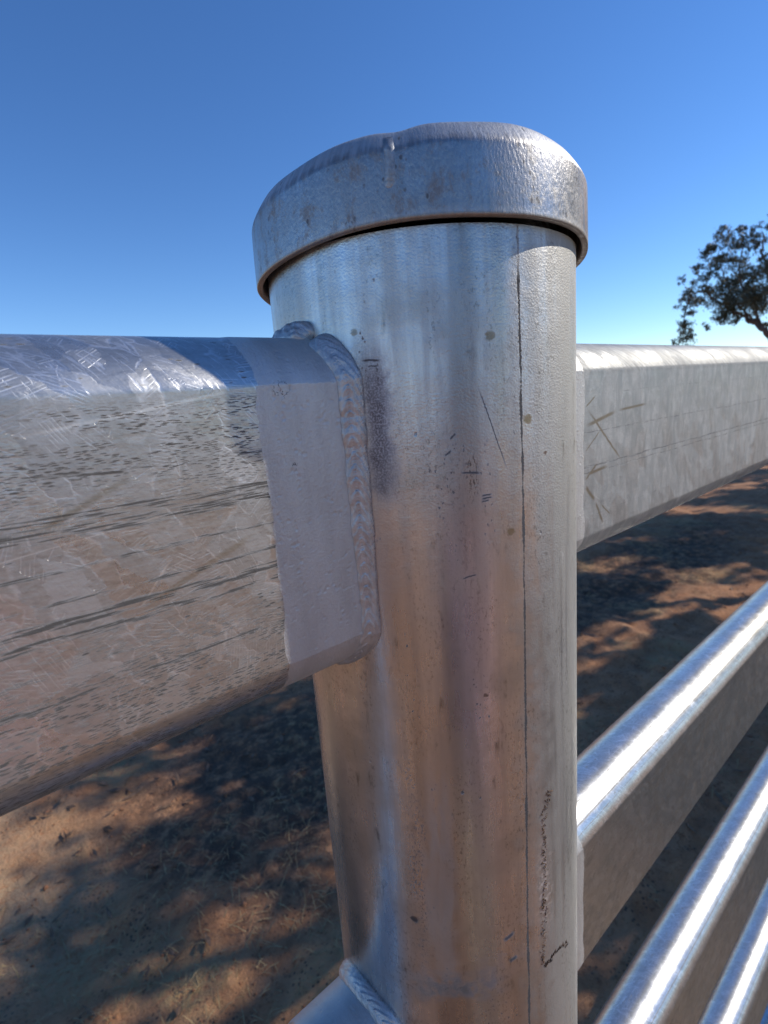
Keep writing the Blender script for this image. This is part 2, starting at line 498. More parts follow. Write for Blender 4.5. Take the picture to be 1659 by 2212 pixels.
        col = N.mix(N.mul(crease, .55), col, (.14, .15, .16))
    relief = N.add(N.mul(spang, N.mad(top, -.04, .23)), N.add(N.mul(feather2, 0.14), N.add(N.mul(N.noise(N.scale(uvv, (300, 900, 1)), 1, 3, .6), 0.35), N.mul(drag, .25))))
    n1 = N.bump(N.sub(relief, N.mul(dark, 0.06)), {'marked': .00017, 'scratched': .00016, 'plain': .000025}[kind])
    n2 = N.bump(N.noise(N.scale(uvv, (14, 60, 1)), 1, 3), 0.0008, .12 if kind == 'plain' else .35, n1)
    return N.out(Base_Color=col, Roughness=rough, Metallic=metal, Normal=n2, Specular_IOR_Level=N.mad(dark, -.42, .5))


def paint_material():
    N = Nodes('zinc_paint')
    uvv, u, v = N.uv()
    big = N.noise(N.scale(uvv, (110, 30, 1)), 1, 5, .65)
    fine = N.noise(uvv, 1100, 3, .6)
    vo = N.voro(uvv, 520).outputs['Distance']
    blis = N.mul(N.smooth(vo, 0.55, 0.1), N.smooth(N.noise(uvv, 220, 2), .5, .62))
    col = N.mix(N.smooth(big, .35, .7), (0.60, 0.595, 0.575), (0.52, 0.51, 0.49))
    tick = N.mul(N.smooth(N.math('ABSOLUTE', N.sub(N.noise(uvv, 260, 3, .7), .5)), .02, .008), N.mx(N.blob(u, v, (-.0785, .0395), (.0035, .0035), .5), N.blob(u, v, (-.0768, .0178), (.0016, .0016), .4)))
    col = N.mix(N.mul(tick, .85), col, (.06, .06, .065))
    n1 = N.bump(N.add(N.mul(fine, .8), N.mul(blis, .6)), 0.00020)
    n2 = N.bump(big, 0.0008, .6, n1)
    return N.out(Base_Color=col, Roughness=N.smooth(fine, .3, .7, .42, .56), Metallic=0.55, Normal=n2)


def weld_material():
    N = Nodes('painted_weld')
    uvv, u, v = N.uv()
    big = N.noise(N.scale(uvv, (90, 300, 1)), 1, 4, .6)
    fine = N.noise(uvv, 1400, 3, .6)
    col = N.mix(N.smooth(big, .35, .7), (0.60, 0.595, 0.575), (0.46, 0.445, 0.43))
    grain = N.mul(N.smooth(v, .0042, .0058), N.smooth(fine, .50, .60))
    col = N.mix(N.mul(grain, .55), col, (.10, .08, .08))
    return N.out(Base_Color=col, Roughness=N.smooth(fine, .3, .7, .30, .44), Metallic=0.62, Normal=N.bump(fine, .00014))


def cap_material():
    N = Nodes('galvanised_cap')
    uvv, u, v = N.uv()             # u arc length, v height above the rim
    big = N.noise(uvv, 38, 5, .65)
    streak = N.noise(N.scale(uvv, (420, 40, 1)), 1, 4, .65)
    peel = N.noise(N.scale(uvv, (1300, 600, 1)), 1, 3, .6)
    lo = N.noise(N.scale(uvv, (130, 80, 1)), 1, 8, .8, .3)
    col = N.mix(N.smooth(streak, .35, .65), (.54, .54, .54), (.42, .42, .42))
    skirt = N.mul(N.smooth(N.add(v, N.mul(N.sub(lo, .5), .004)), .0195, .0178), N.smooth(v, -.001, .003))
    col = N.mix(N.mul(N.mul(skirt, N.smooth(big, .2, .55)), .7), col, (.30, .29, .285))
    patch = N.mul(N.smooth(lo, .50, .64), skirt)
    col = N.mix(N.mul(patch, .5), col, (.17, .165, .16))
    vo = N.voro(N.scale(uvv, (500, 330, 1)), 1).outputs['Distance']
    pit = N.mul(N.smooth(vo, .32, .16), N.smooth(N.noise(uvv, 130, 3, .6), .5, .62))
    col = N.mix(N.mul(pit, .7), col, (.07, .065, .065))
    # grimy line under the shoulder and rust stain on the far right
    gl = N.mul(N.smooth(N.math('ABSOLUTE', N.add(N.sub(v, .0190), N.mul(N.sub(lo, .5), .006))), .0022, .0004), N.smooth(streak, .35, .6))
    col = N.mix(N.mul(gl, .45), col, (.16, .15, .15))
    A = lambda deg: math.radians(deg) * 0.061
    rs = N.mul(N.smooth(N.add(u, N.mul(N.sub(lo, .5), .02)), A(276), A(292)), N.smooth(N.noise(N.scale(uvv, (300, 40, 1)), 1, 5, .7), .40, .62))
    col = N.mix(N.mul(rs, .7), col, (.17, .10, .075))
    rimline = N.smooth(v, .0012, .0004)
    col = N.mix(N.mul(rimline, .5), col, (.2, .15, .10))
    rough = N.add(N.add(N.smooth(big, .3, .7, .28, .40), N.mul(N.mx(patch, rs), .2)), N.fmix(skirt, .12, 0))
    metal = N.sub(N.fmix(skirt, .70, .90), N.mul(N.mx(N.mx(patch, rs), pit), .4))
    n1 = N.bump(peel, .00016, .9)
    n2 = N.bump(N.add(big, N.mul(lo, .4)), .0007, .3, n1)
    return N.out(Base_Color=col, Roughness=rough, Metallic=metal, Normal=n2)


def simple(name, col, rough=.8, metal=0.0, var=.25, scale=30, bump=0.0):
    N = Nodes(name)
    c = N.coord()
    n = N.noise(c, scale, 4, .6)
    dark = tuple(x * (1 - var) for x in col)
    kw = dict(Base_Color=N.mix(N.smooth(n, .3, .7), dark, col), Roughness=rough, Metallic=metal)
    if bump:
        kw['Normal'] = N.bump(n, bump)
    return N.out(**kw)


def leaf_material(name, a, b):
    N = Nodes(name)
    n = N.noise(N.coord(), 1.3, 3, .6)
    n2 = N.noise(N.coord(), 9, 2, .6)
    return N.out(Base_Color=N.mix(N.smooth(N.add(N.mul(n, .6), N.mul(n2, .4)), .4, .6), a, b), Roughness=.55)


def ground_material():
    N = Nodes('red_earth')
    g = N.t.nodes.new('ShaderNodeNewGeometry')
    p = g.outputs['Position']
    a = N.noise(p, 1.1, 5, .6)
    b = N.noise(p, 7.0, 5, .65)
    c = N.noise(p, 45.0, 5, .7)
    d = N.noise(p, 220.0, 3, .6)
    col = N.mix(N.smooth(b, .35, .65), (.37, .165, .072), (.46, .235, .115))
    col = N.mix(N.smooth(c, .52, .66), col, (.25, .105, .045))
    col = N.mix(N.mul(N.smooth(a, .50, .62), N.smooth(c, .38, .56)), col, (.41, .26, .12))
    vo = N.voro(p, 60).outputs['Distance']
    litter = N.mul(N.smooth(vo, .34, .20), N.smooth(N.noise(p, 5.0, 4, .6), .48, .60))
    col = N.mix(N.mul(litter, .8), col, (.055, .04, .03))
    ps = N.t.nodes.new('ShaderNodeSeparateXYZ')
    N.t.links.new(p, ps.inputs[0])
    px, py = ps.outputs[0], ps.outputs[1]
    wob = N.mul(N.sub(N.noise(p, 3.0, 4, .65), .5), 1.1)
    sand = N.mul(N.blob(N.add(px, wob), N.add(py, N.mul(wob, .6)), (-.55, 2.15), (.95, .85), .2), N.smooth(c, .30, .55))
    col = N.mix(N.mul(sand, .75), col, (.50, .36, .21))
    rot = N.mx(N.blob(N.add(px, wob), N.add(py, wob), (1.0, 1.95), (1.15, .9), .45), N.blob(N.add(px, N.mul(wob, 2)), N.add(py, N.mul(wob, .8)), (4.6, 1.9), (3.2, .75), .3))  # areas of tree shade, masked for extra darkening
    shade_litter = N.mul(rot, N.smooth(N.noise(p, 16.0, 5, .7), .34, .56))
    col = N.mix(N.mul(shade_litter, .85), col, (.065, .042, .028))  # dark litter tone, laid over the tree-shaded ground to deepen its shade
    n = N.bump(N.add(N.mul(b, .5), N.add(N.mul(c, .35), N.mul(d, .15))), .035)
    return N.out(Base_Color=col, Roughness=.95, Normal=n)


M_POST = post_material()
M_RAIL_L = rail_material('galvanised_rail_streaked', 'marked')
M_RAIL_R = rail_material('galvanised_rail_scratched', 'scratched')
M_RAIL_P = rail_material('galvanised_rail', 'plain')
M_PAINT = paint_material()
M_WELD = weld_material()
M_CAP = cap_material()
M_RIB = simple('worn_rib', (.42, .43, .44), .52, .85, .35, 700, .0002)
M_SCAB = simple('rusty_scab', (.13, .075, .042), .9, 0, .75, 600)
M_BARK = simple('gum_bark', (.13, .10, .085), .9, 0, .5, 6, .02)
M_LEAF = leaf_material('gum_leaves', (.045, .058, .030), (.100, .105, .062))
M_GROUND = ground_material()
M_STRAW = simple('dry_straw', (.46, .32, .15), .8, 0, .4, 60)
M_LITTER = simple('dry_leaf', (.24, .14, .08), .8, 0, .6, 40)
M_CLOD = simple('earth_clod', (.33, .15, .075), .95, 0, .4, 60, .004)

# ------------------------------------------------------------------ ground
def axis(lo, hi, step, far, grow=1.28):
    core = list(np.arange(lo, hi + 1e-6, step))
    d, x, left, rightl = step, lo, [], []
    while x > -far:
        d *= grow
        x -= d
        left.append(x)
    d, x = step, hi
    while x < far:
        d *= grow
        x += d
        rightl.append(x)
    return np.array(left[::-1] + core + rightl)


def ground_height(x, y):
    near = np.exp(-((x - 2) ** 2 + (y - 1) ** 2) / 200.0)
    h = (fbm(x * 1.6, y * 1.6, 3, 3) - .5) * 0.10 + (fbm(x * 7, y * 7, 9, 3) - .5) * 0.055 + (fbm(x * 26, y * 26, 15, 2) - .5) * 0.02
    return h * near + (fbm(x * .02, y * .02, 31, 3) - .5) * 0.6 * (1 - near)


gx = axis(-1.2, 7.0, 0.028, 1500)
gy = axis(-0.6, 3.6, 0.028, 1500)
GX, GY = np.meshgrid(gx, gy, indexing='ij')
GZ = ground_height(GX, GY)
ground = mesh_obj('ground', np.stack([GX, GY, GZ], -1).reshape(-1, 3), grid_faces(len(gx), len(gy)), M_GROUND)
ground['kind'] = 'structure'
ground['label'] = 'bare red earth with patches of dry straw'

# ------------------------------------------------------------------ the fence
fence = empty('cattle_fence', (0, 0, 0), 'galvanised steel cattle fence with a round capped post and flat oval rails welded to it', 'fence')


def make_post(z_top=0.047):
    zs = sorted(set([-EYE - .25] + list(np.linspace(-EYE, -.3, 12)) + list(np.linspace(-.29, z_top, 60))))
    nth = 192
    V, UV = [], []
    for i in range(nth + 1):
        th = 2 * math.pi * i / nth
        for z in zs:
            V.append((POST_R * math.cos(th), POST_R * math.sin(th), z))
            UV.append((th * POST_R, z))
    return V, grid_faces(nth + 1, len(zs)), UV


V, F, UV = make_post()
post = mesh_obj('post', V, F, M_POST, fence, UV, loc=(0, 0, EYE))

# the pressed cap: skirt, rounded shoulder, low dome; it sits a little askew
CAP_DIR = (math.cos(math.radians(246)), math.sin(math.radians(246)))
def cap_shear(x, y): return 0.0050 * (x * CAP_DIR[0] + y * CAP_DIR[1]) / 0.061


def make_cap():
    prof = [(.0590, .058), (.0588, .046), (.0589, .0412), (.0591, .0402), (.0594, .0399), (.0609, .0398), (.0612, .0401), (.0612, .0406), (.0612, .0440), (.0611, .0490), (.0610, .0540),
            (.0609, .0578), (.06085, .0584), (.0606, .0591), (.0602, .0598), (.0594, .0611), (.0583, .0627), (.0574, .0639), (.0566, .0647), (.0557, .0653), (.0544, .0657), (.0500, .0662), (.0420, .0668), (.0250, .0676), (.0001, .0680)]
    nth = 240
    V, UV = [], []
    for i in range(nth):
        th = 2 * math.pi * i / nth
        deg = math.degrees(th)
        lump = .0002 * math.sin(3 * th + .5) + .00016 * math.sin(7 * th + 1.2) + .0001 * math.sin(13 * th)
        dent = math.exp(-((deg - 221) / 5.0) ** 2)
        for k, (r, z) in enumerate(prof):
            w = max(0.0, min(1.0, (z - .052) / .008))
            r2 = r + lump * .5 * (1 - .6 * w)
            z2 = z + lump * w - .0009 * dent * w + .0003 * math.sin(5 * th + 2) * (1 - w)
            x, y = r2 * math.cos(th), r2 * math.sin(th)
            V.append((x, y, z2 + cap_shear(x, y)))
            UV.append((th * .061, (z - .040) if k > 3 else -.004))
    return V, grid_faces(nth, len(prof), True), UV


V, F, UV = make_cap()
cap = mesh_obj('cap', V, F, M_CAP, fence, UV, loc=(0, 0, EYE + .0032))
cap['label'] = 'pressed steel cap sitting slightly askew on the post'


def make_rib():
    """raised crimp rib on the cap's skirt, rounded at its foot"""
    nz, nw = 26, 13
    V, UV = [], []
    a0 = math.radians(218.3)
    for i in range(nz):
        t = i / (nz - 1)
        z = .0480 + t * (.0620 - .0480)
        r0 = np.interp(z, [.0396, .0578, .0584, .0591, .0598, .0611, .0627, .0639], [.0612, .0609, .06085, .0606, .0602, .0594, .0583, .0574])
        half = .00185 * math.sqrt(max(0.0, 1 - max(0.0, (.12 - t) / .12) ** 2)) * (1 - .25 * t)
        for j in range(nw):
            s = -1 + 2 * j / (nw - 1)
            h = .0008 * max(0.0, 1 - s ** 2) * min(1.0, (t / .30) ** .6) * (1 - .95 * max(0, (t - .72) / .28)) - .0002
            off = .0006 * math.sin(t * 3.0)
            th = a0 + (s * half + off) / .061
            r = r0 + h
            x, y = r * math.cos(th), r * math.sin(th)
            V.append((x, y, z + cap_shear(x, y)))
            UV.append((th * .061, z - .040))
    return V, grid_faces(nz, nw), UV


V, F, UV = make_rib()
rib = mesh_obj('crimp_rib', V, F, M_RIB, cap, UV)


def rail_section(n_arc=20, n_flat=24, grow=0.0):
    """closed section (y, z, s): s is the distance round it from the middle of the near face, upward positive"""
    T, Fh, Rr = RAIL_HALF_T + grow, RAIL_FLAT, RAIL_ROUND + grow
    flat = np.linspace(-Fh + .0007, Fh - .0007, n_flat - 2)
    flat = np.r_[-Fh, flat, Fh]
    R = (T * T + Rr * Rr) / (2 * Rr)                     # round top and bottom, meeting the flats at a soft edge
    half = math.asin(T / R)
    steps = np.linspace(0, 1, 2 * n_arc + 1)[1:-1]
    steps[0], steps[-1] = min(steps[0], .018), max(steps[-1], .982)
    pts = [(-T, z) for z in flat]
    pts += [(R * math.sin(-half + 2 * half * k), Fh + Rr - R + R * math.cos(-half + 2 * half * k)) for k in steps]
    pts += [(T, z) for z in flat[::-1]]
    pts += [(-R * math.sin(-half + 2 * half * k), -(Fh + Rr - R + R * math.cos(-half + 2 * half * k))) for k in steps]
    k0 = n_flat + (2 * n_arc - 1) + n_flat // 2          # the section is cut open at the middle of its far face
    pts = np.roll(np.array(pts), -k0, axis=0)
    d = np.r_[0, np.cumsum(np.hypot(*np.diff(pts, axis=0).T))]
    s = d - (d[len(pts) - k0] + RAIL_FLAT)
    return pts, s


def make_rail(x0, x1, nx):
    pts, s = rail_section()
    pts = np.vstack([pts, pts[:1]])
    s = np.r_[s, s[-1] + math.hypot(*(pts[-1] - pts[-2]))]
    V, UV = [], []
    for x in np.linspace(0, 1, nx):
        for (y, z), ss in zip(pts, s):
            base = math.sqrt(max(POST_R ** 2 - y * y, 0)) - .002     # coped to the round post
            xx = (x0 + (x1 - x0) * x)
            lim = base if x1 > 0 else -base
            if x == 0:
                xx = lim
            V.append((xx, y, z))
            UV.append((xx, ss))
    return V, grid_faces(nx, len(pts)), UV


def make_paint(side):
    """brushed zinc coat round the end of a rail, ragged edge"""
    pts, s = rail_section(grow=.00022)
    pts = np.vstack([pts, pts[:1]])
    s = np.r_[s, s[-1] + math.hypot(*(pts[-1] - pts[-2]))]
    # finer sampling round the section for the ragged edge
    tt = np.linspace(0, len(pts) - 1.0001, 420)
    i0 = tt.astype(int)
    fr = (tt - i0)[:, None]
    P = pts[i0] * (1 - fr) + pts[i0 + 1] * fr
    S = s[i0] * (1 - fr[:, 0]) + s[i0 + 1] * fr[:, 0]
    rag = (fbm(S * 90, S * 0 + 3.1, 51, 4) - .5) * .0024 + (fbm(S * 600, S * 0 + 9.1, 57, 3) - .5) * .0012
    out = .0862 + rag
    nx = 14
    V, UV = [], []
    for k in range(nx):
        t = k / (nx - 1)
        for (y, z), ss, o in zip(P, S, out):
            inner = math.sqrt(max(POST_R ** 2 - y * y, 0)) - .001
            x = inner + (o - inner) * t
            sc = 1.0 if k < nx - 1 else .990           # the edge turns down onto the tube
            V.append((side * x, y * sc, z * (1 if k < nx - 1 else .9965)))
            UV.append((side * x, ss))
    return V, grid_faces(nx, len(P)), UV


def make_weld(side, t0, t1, leg=.0052, rise=.0016, seed=1, rip=1.0, rough=0.0):
    """fillet bead along the joint of a rail and the post; t runs round the section (0 middle of near face, up positive, metres)"""
    pts, s = rail_section(n_arc=60, n_flat=160)
    pts = np.vstack([pts, pts[:1]])
    s = np.r_[s, s[-1] + math.hypot(*(pts[-1] - pts[-2]))]
    per = s[-1] - s[0]
    n = int((t1 - t0) / .00022)
    na = 27
    V, UV = [], []
    rr = np.random.default_rng(seed)
    for i in range(n):
        t = t0 + (t1 - t0) * i / (n - 1)
        tq = (t - s[0]) % per + s[0]
        y = np.interp(tq, s, pts[:, 0])
        z = np.interp(tq, s, pts[:, 1])
        qa, qb = (t - .004 - s[0]) % per + s[0], (t + .004 - s[0]) % per + s[0]
        ya, yb = np.interp(qa, s, pts[:, 0]), np.interp(qb, s, pts[:, 0])
        za, zb = np.interp(qa, s, pts[:, 1]), np.interp(qb, s, pts[:, 1])
        ty, tz = yb - ya, zb - za
        L = math.hypot(ty, tz) or 1
        ny, nz = -tz / L, ty / L                     # outward normal of the rail section
        x = math.sqrt(max(POST_R ** 2 - y * y, 1e-9))
        endt = min(1.0, min(i, n - 1 - i) * .00022 / .0042)
        env = math.sqrt(max(0.0, 1 - (1 - endt) ** 2))
        wob = 1 + .16 * (float(fbm(t * 160, seed * 3.7, 5, 3)) - .5) * 2
        lg = leg * wob * (0.35 + .65 * env) * float(np.interp(t, [-.075, -.052, -.043, -.02, .03, .05], [.50, .62, .82, .90, 1.0, 1.1]))
        J = np.array([x, y, z])
        railp = J + np.array([lg * 1.45, 0, 0])
        nr = np.array([0, ny, nz])
        pp = J + nr * lg
        # drop the post toe onto the cylinder
        ang = math.atan2(pp[1], pp[0])
        pp = np.array([POST_R * math.cos(ang), POST_R * math.sin(ang), pp[2]])
        pn = np.array([J[0], J[1], 0]) / POST_R
        out = nr + pn
        out /= np.linalg.norm(out)
        for j in range(na):
            q = -1 + 2 * j / (na - 1)                # -1 rail toe .. +1 post toe
            base = railp * (1 - (q + 1) / 2) + pp * (q + 1) / 2
            toe = max(0.0, 1 - abs(q) ** 2.3)
            ph = (t - .0042 * abs(q + .30) ** 1.5) if False else (t + .0075 * abs(q + .20) ** 1.4)
            jitter = .0011 * (float(vnoise(np.array(t * 420), np.array(seed * 1.7), 23)) - .5)
            p1 = ((ph + jitter) / .0040) % 1.0
            p2 = ((ph + jitter * .6) / .00100) % 1.0
            ripple = rip * toe * (.00052 * (p1 ** 1.6 - .4) + .00032 * (p2 - .5)) * (.55 + .45 * math.sin(t * 900 + 1.3) ** 2)
            lump = rough * .0012 * (float(fbm(t * 500, q * 1.5 + seed, 77, 3)) - .5) * toe
            h = (rise + .0011) * toe * env * wob * float(np.interp(t, [-.060, -.046, -.038], [.45, .7, 1.0])) - .0006 * (1 - env) + ripple * env + lump
            if abs(q) > .985:
                h -= .0003
            p = base + out * h
            V.append((side * p[0], p[1], p[2]))
            UV.append((t, q * .006))
    f = grid_faces(n, na)
    return V, f, UV


# lengths round the section: the top ridge is at about +0.0665, the bottom ridge at about -0.0665
RAIL_L, RAIL_R_TOP, RAIL_PLAIN = make_rail(-.05, -3.0, 90), make_rail(.05, 3.0, 90), None
PAINT = {s: make_paint(s) for s in (-1, 1)}
BEAD = {s: make_weld(s, -.0900, .0585, leg=.0041, rise=.0001, seed=4) for s in (-1, 1)}
BACK = {s: make_weld(s, .0610, .0800, leg=.0050, rise=.0002, seed=8, rip=.6, rough=2.2) for s in (-1, 1)}
BEAD_ALL = {s: make_weld(s, -.0900, .0900, leg=.0037, rise=.0002, seed=13) for s in (-1, 1)}

meshes = {}
for i in range(6):
    zc = RAIL_TOP_CENTRE - i * RAIL_STEP
    for side in (-1, 1):
        first = i == 0
        key = (side, first)
        if key not in meshes:
            V, F, UV = RAIL_L if side < 0 else RAIL_R_TOP
            mat = (M_RAIL_L if side < 0 else M_RAIL_R) if first else M_RAIL_P
            r = mesh_obj('rail', V, F, mat, fence, UV, loc=(0, 0, zc))
            meshes[key] = r
        else:
            r = meshes[key].copy()
            COL.objects.link(r)
            r.location = (0, 0, zc)
        if first:
            r['label'] = 'close top rail with dark broken drag streaks and crystal spangle' if side < 0 else 'top rail beyond the post with crossing brown scratches'
        if i > 3:
            continue
        beads = (('weld_bead', BEAD, M_WELD), ('weld_bead', BACK, M_WELD)) if first else (('weld_bead', BEAD_ALL, M_WELD),)
        for nm, table, mat in (('paint_band', PAINT, M_PAINT), *beads):
            k2 = (id(table), side)
            if k2 not in meshes:
                V, F, UV = table[side]
                meshes[k2] = mesh_obj(nm, V, F, mat, r, UV)
            else:
                c = meshes[k2].copy()
                COL.objects.link(c)
                c.parent = r

# further posts of the same fence, out of the picture to either side
for x in (-3.0, 3.0):
    for src in (post, cap):
        c = src.copy()
        COL.objects.link(c)
        c.location = (x, 0, src.location.z)
        if 'label' in c:
            del c['label']


def make_scab():
    path = [(265.3, -.1475), (264.5, -.1515), (262.2, -.1560), (261.6, -.1625), (262.6, -.1690), (261.6, -.1740), (263.0, -.1800), (262.3, -.1870), (260.9, -.1940), (262.0, -.2000), (260.6, -.2080),
            (261.2, -.2150), (260.0, -.2205), (261.0, -.2255), (263.5, -.2262), (267.0, -.2242), (272.0, -.2265 + .0012), (279.0, -.2310 + .0005)]
    a = np.array(path)
    r = np.random.default_rng(19)
    V, F, UV = [], [], []
    for i in range(330):
        t = r.uniform(0, len(a) - 1)
        end = t > 13
        ang = np.interp(t, np.arange(len(a)), a[:, 0])
        z0 = np.interp(t, np.arange(len(a)), a[:, 1])
        thick = float(fbm(t * 1.3, 2.0, 5, 3))
        spread = .0003 if end else .0003 + .0016 * thick ** 2.0
        u0 = math.radians(ang) * POST_R + r.normal(0, spread)
        z0 += r.normal(0, .0006)
        tilt = r.normal(.75, .25) if end else r.normal(-.55, .45)
        L = r.uniform(.0004, .0013) * (1 if end else .6 + thick)
        W = r.uniform(.00012, .00034)
        h = r.uniform(.0001, .00045)
        b = len(V)
        for (p, q, hh) in ((-1, 0, -.0001), (0, -1, -.0001), (1, 0, -.0001), (0, 1, -.0001), (r.uniform(-.3, .3), 0, h)):
            du = p * L * math.cos(tilt) - q * W * math.sin(tilt)
            dz = p * L * math.sin(tilt) + q * W * math.cos(tilt)
            th = (u0 + du) / POST_R
            V.append(((POST_R + hh) * math.cos(th), (POST_R + hh) * math.sin(th), z0 + dz))
            UV.append((u0 + du, z0 + dz))
        F += [(b, b + 1, b + 4), (b + 1, b + 2, b + 4), (b + 2, b + 3, b + 4), (b + 3, b, b + 4)]
    return V, F, UV


V, F, UV = make_scab()
scab = mesh_obj('rust_scab', V, F, M_SCAB, post, UV, smooth=False)
scab['label'] = 'ragged brown scab running down the post'

# ------------------------------------------------------------------ trees
def tube(V, F, path, radii, n=8):
    path = [Vector(p) for p in path]
    base = len(V)
    for i, p in enumerate(path):
        d = (path[min(i + 1, len(path) - 1)] - path[max(i - 1, 0)]).normalized()
        a = d.orthogonal().normalized()
        if i:
            a = (pa - d * pa.dot(d)).normalized()
        pa = a
        b = d.cross(a)
        for k in range(n):
            t = 2 * math.pi * k / n
            V.append(tuple(p + (a * math.cos(t) + b * math.sin(t)) * radii[i]))
    for i in range(len(path) - 1):
        for k in range(n):
            q = base + i * n
            F.append((q + k, q + (k + 1) % n, q + n + (k + 1) % n, q + n + k))


def smooth_path(pts, per=6, wob=.03, seed=0):
    pts = np.array(pts, float)
    t = np.linspace(0, len(pts) - 1, (len(pts) - 1) * per + 1)
    out = np.stack([np.interp(t, np.arange(len(pts)), pts[:, k]) for k in range(3)], 1)
    for _ in range(2):
        out[1:-1] = (out[:-2] + 2 * out[1:-1] + out[2:]) / 4
    r = np.random.default_rng(seed)
    out[1:-1] += r.normal(0, wob, out[1:-1].shape)
    return out


def leaves(clusters, density, length, width, seed, keep=None):
    """drooping narrow gum leaves gathered in ragged sprays; returns vertex array and faces"""
    r = np.random.default_rng(seed)
    C = []
    for (x, y, z, rad) in clusters:
        n = int(density * rad * rad)
        ns = max(5, int(12 * rad / .4))
        sub = r.normal(0, .50, (ns, 3))
        sub /= np.maximum(1, np.linalg.norm(sub, axis=1))[:, None]
        sub = sub * rad + np.array([x, y, z])
        pick = r.integers(0, ns, n)
        C.append(sub[pick] + r.normal(0, .20 * rad, (n, 3)) * np.array([1, 1, .8]))
    C = np.concatenate(C)
    if keep is not None:
        C = C[keep(C)]
    n = len(C)
    d = r.normal(0, 1, (n, 3)) + np.array([0, 0, -.9])
    d /= np.linalg.norm(d, axis=1)[:, None]
    s = np.cross(d, r.normal(0, 1, (n, 3)))
    s /= np.linalg.norm(s, axis=1)[:, None]
    L = length * r.uniform(.6, 1.3, n)[:, None]
    W = width * r.uniform(.7, 1.3, n)[:, None]
    V = np.stack([C - d * L / 2, C + s * W / 2, C + d * L / 2, C - s * W / 2], 1).reshape(-1, 3)
    F = np.arange(4 * n).reshape(-1, 4).tolist()
    return V, F


# the gum tree far beyond the rail: (sideways, height, radius) of each spray of leaves, depth spread added below
TREE_D, TREE_AZ = 32.0, math.radians(14.0)
fwv = Vector((math.cos(TREE_AZ), math.sin(TREE_AZ), 0))
ltv = Vector((-math.sin(TREE_AZ), math.cos(TREE_AZ), 0))
tree_origin = Vector((-0.158, -0.155, 0)) + fwv * TREE_D - ltv * 1.6
SPRAYS = [(3.68, 6.42, 0.23), (3.34, 5.95, 0.51), (3.16, 5.47, 0.56), (3.57, 5.22, 0.33), (3.29, 4.68, 0.33), (3.7, 4.24, 0.33), (3.34, 4.19, 0.37), (3.26, 3.65, 0.33), (3.58, 3.51, 0.42), (3.95, 3.48, 0.19), (2.66, 4.13, 0.26), (3.06, 6.92, 0.28), (2.83, 6.78, 0.23), (2.68, 7.55, 0.42), (2.35, 7.58, 0.37), (2.45, 7.21, 0.37), (2.14, 6.94, 0.42), (2.26, 6.27, 0.33), (2.52, 5.87, 0.51), (2.2, 5.55, 0.61), (1.88, 5.19, 0.65), (2.03, 7.94, 0.37), (1.73, 7.78, 0.47), (1.43, 7.58, 0.42), (1.41, 8.35, 0.23), (1.22, 8.11, 0.23), (1.14, 7.65, 0.33), (1.55, 7.09, 0.51), (1.83, 6.75, 0.42), (1.23, 6.57, 0.47), (1.51, 6.29, 0.51), (1.95, 6.21, 0.37), (1.2, 5.97, 0.51), (1.53, 5.47, 0.65), (1.29, 4.93, 0.75), (1.88, 4.68, 0.51), (1.49, 4.69, 0.56), (0.87, 5.19, 0.7), (0.75, 5.66, 0.51), (0.78, 7.82, 0.33), (0.57, 7.93, 0.37), (0.36, 8.2, 0.33), (0.71, 7.43, 0.28), (0.52, 7.07, 0.28), (0.77, 6.09, 0.33), (0.38, 6.56, 0.33), (0.28, 5.9, 0.56), (0.42, 5.28, 0.65), (0.27, 4.77, 0.61), (0.2, 5.41, 0.56), (0.55, 4.64, 0.51), (0.11, 3.95, 0.28), (2.03, 4.5, 0.33), (1.31, 4.15, 0.28), (1.77, 4.18, 0.19)]
rt = np.random.default_rng(5)
far_sprays = [(-1.6 + rt.normal(0, 1.9), rt.uniform(4.6, 9.6), rt.uniform(.4, .8)) for _ in range(60)]
far_sprays = [s for s in far_sprays if s[0] < -.5]


def gum_tree(name, origin, label, group, limbs, clusters, density, leaf_l, leaf_w, seed, keep=None):
    t = empty(name, origin, label, 'tree', group)
    for k, (nm, path, r0, r1) in enumerate(limbs):
        V, F = [], []
        p = smooth_path(path, 6, r0 * .25, seed + k)
        rad = np.linspace(r0, r1, len(p))
        tube(V, F, p, rad)
        mesh_obj(nm, V, F, M_BARK, t)
    V, F = leaves(clusters, density, leaf_l, leaf_w, seed, keep)
    mesh_obj('crown', V, F, M_LEAF, t, smooth=False)
    return t


def tp(u, h, d=0.0):
    v = ltv * (u + 1.6) + fwv * d
    return (v.x, v.y, h)


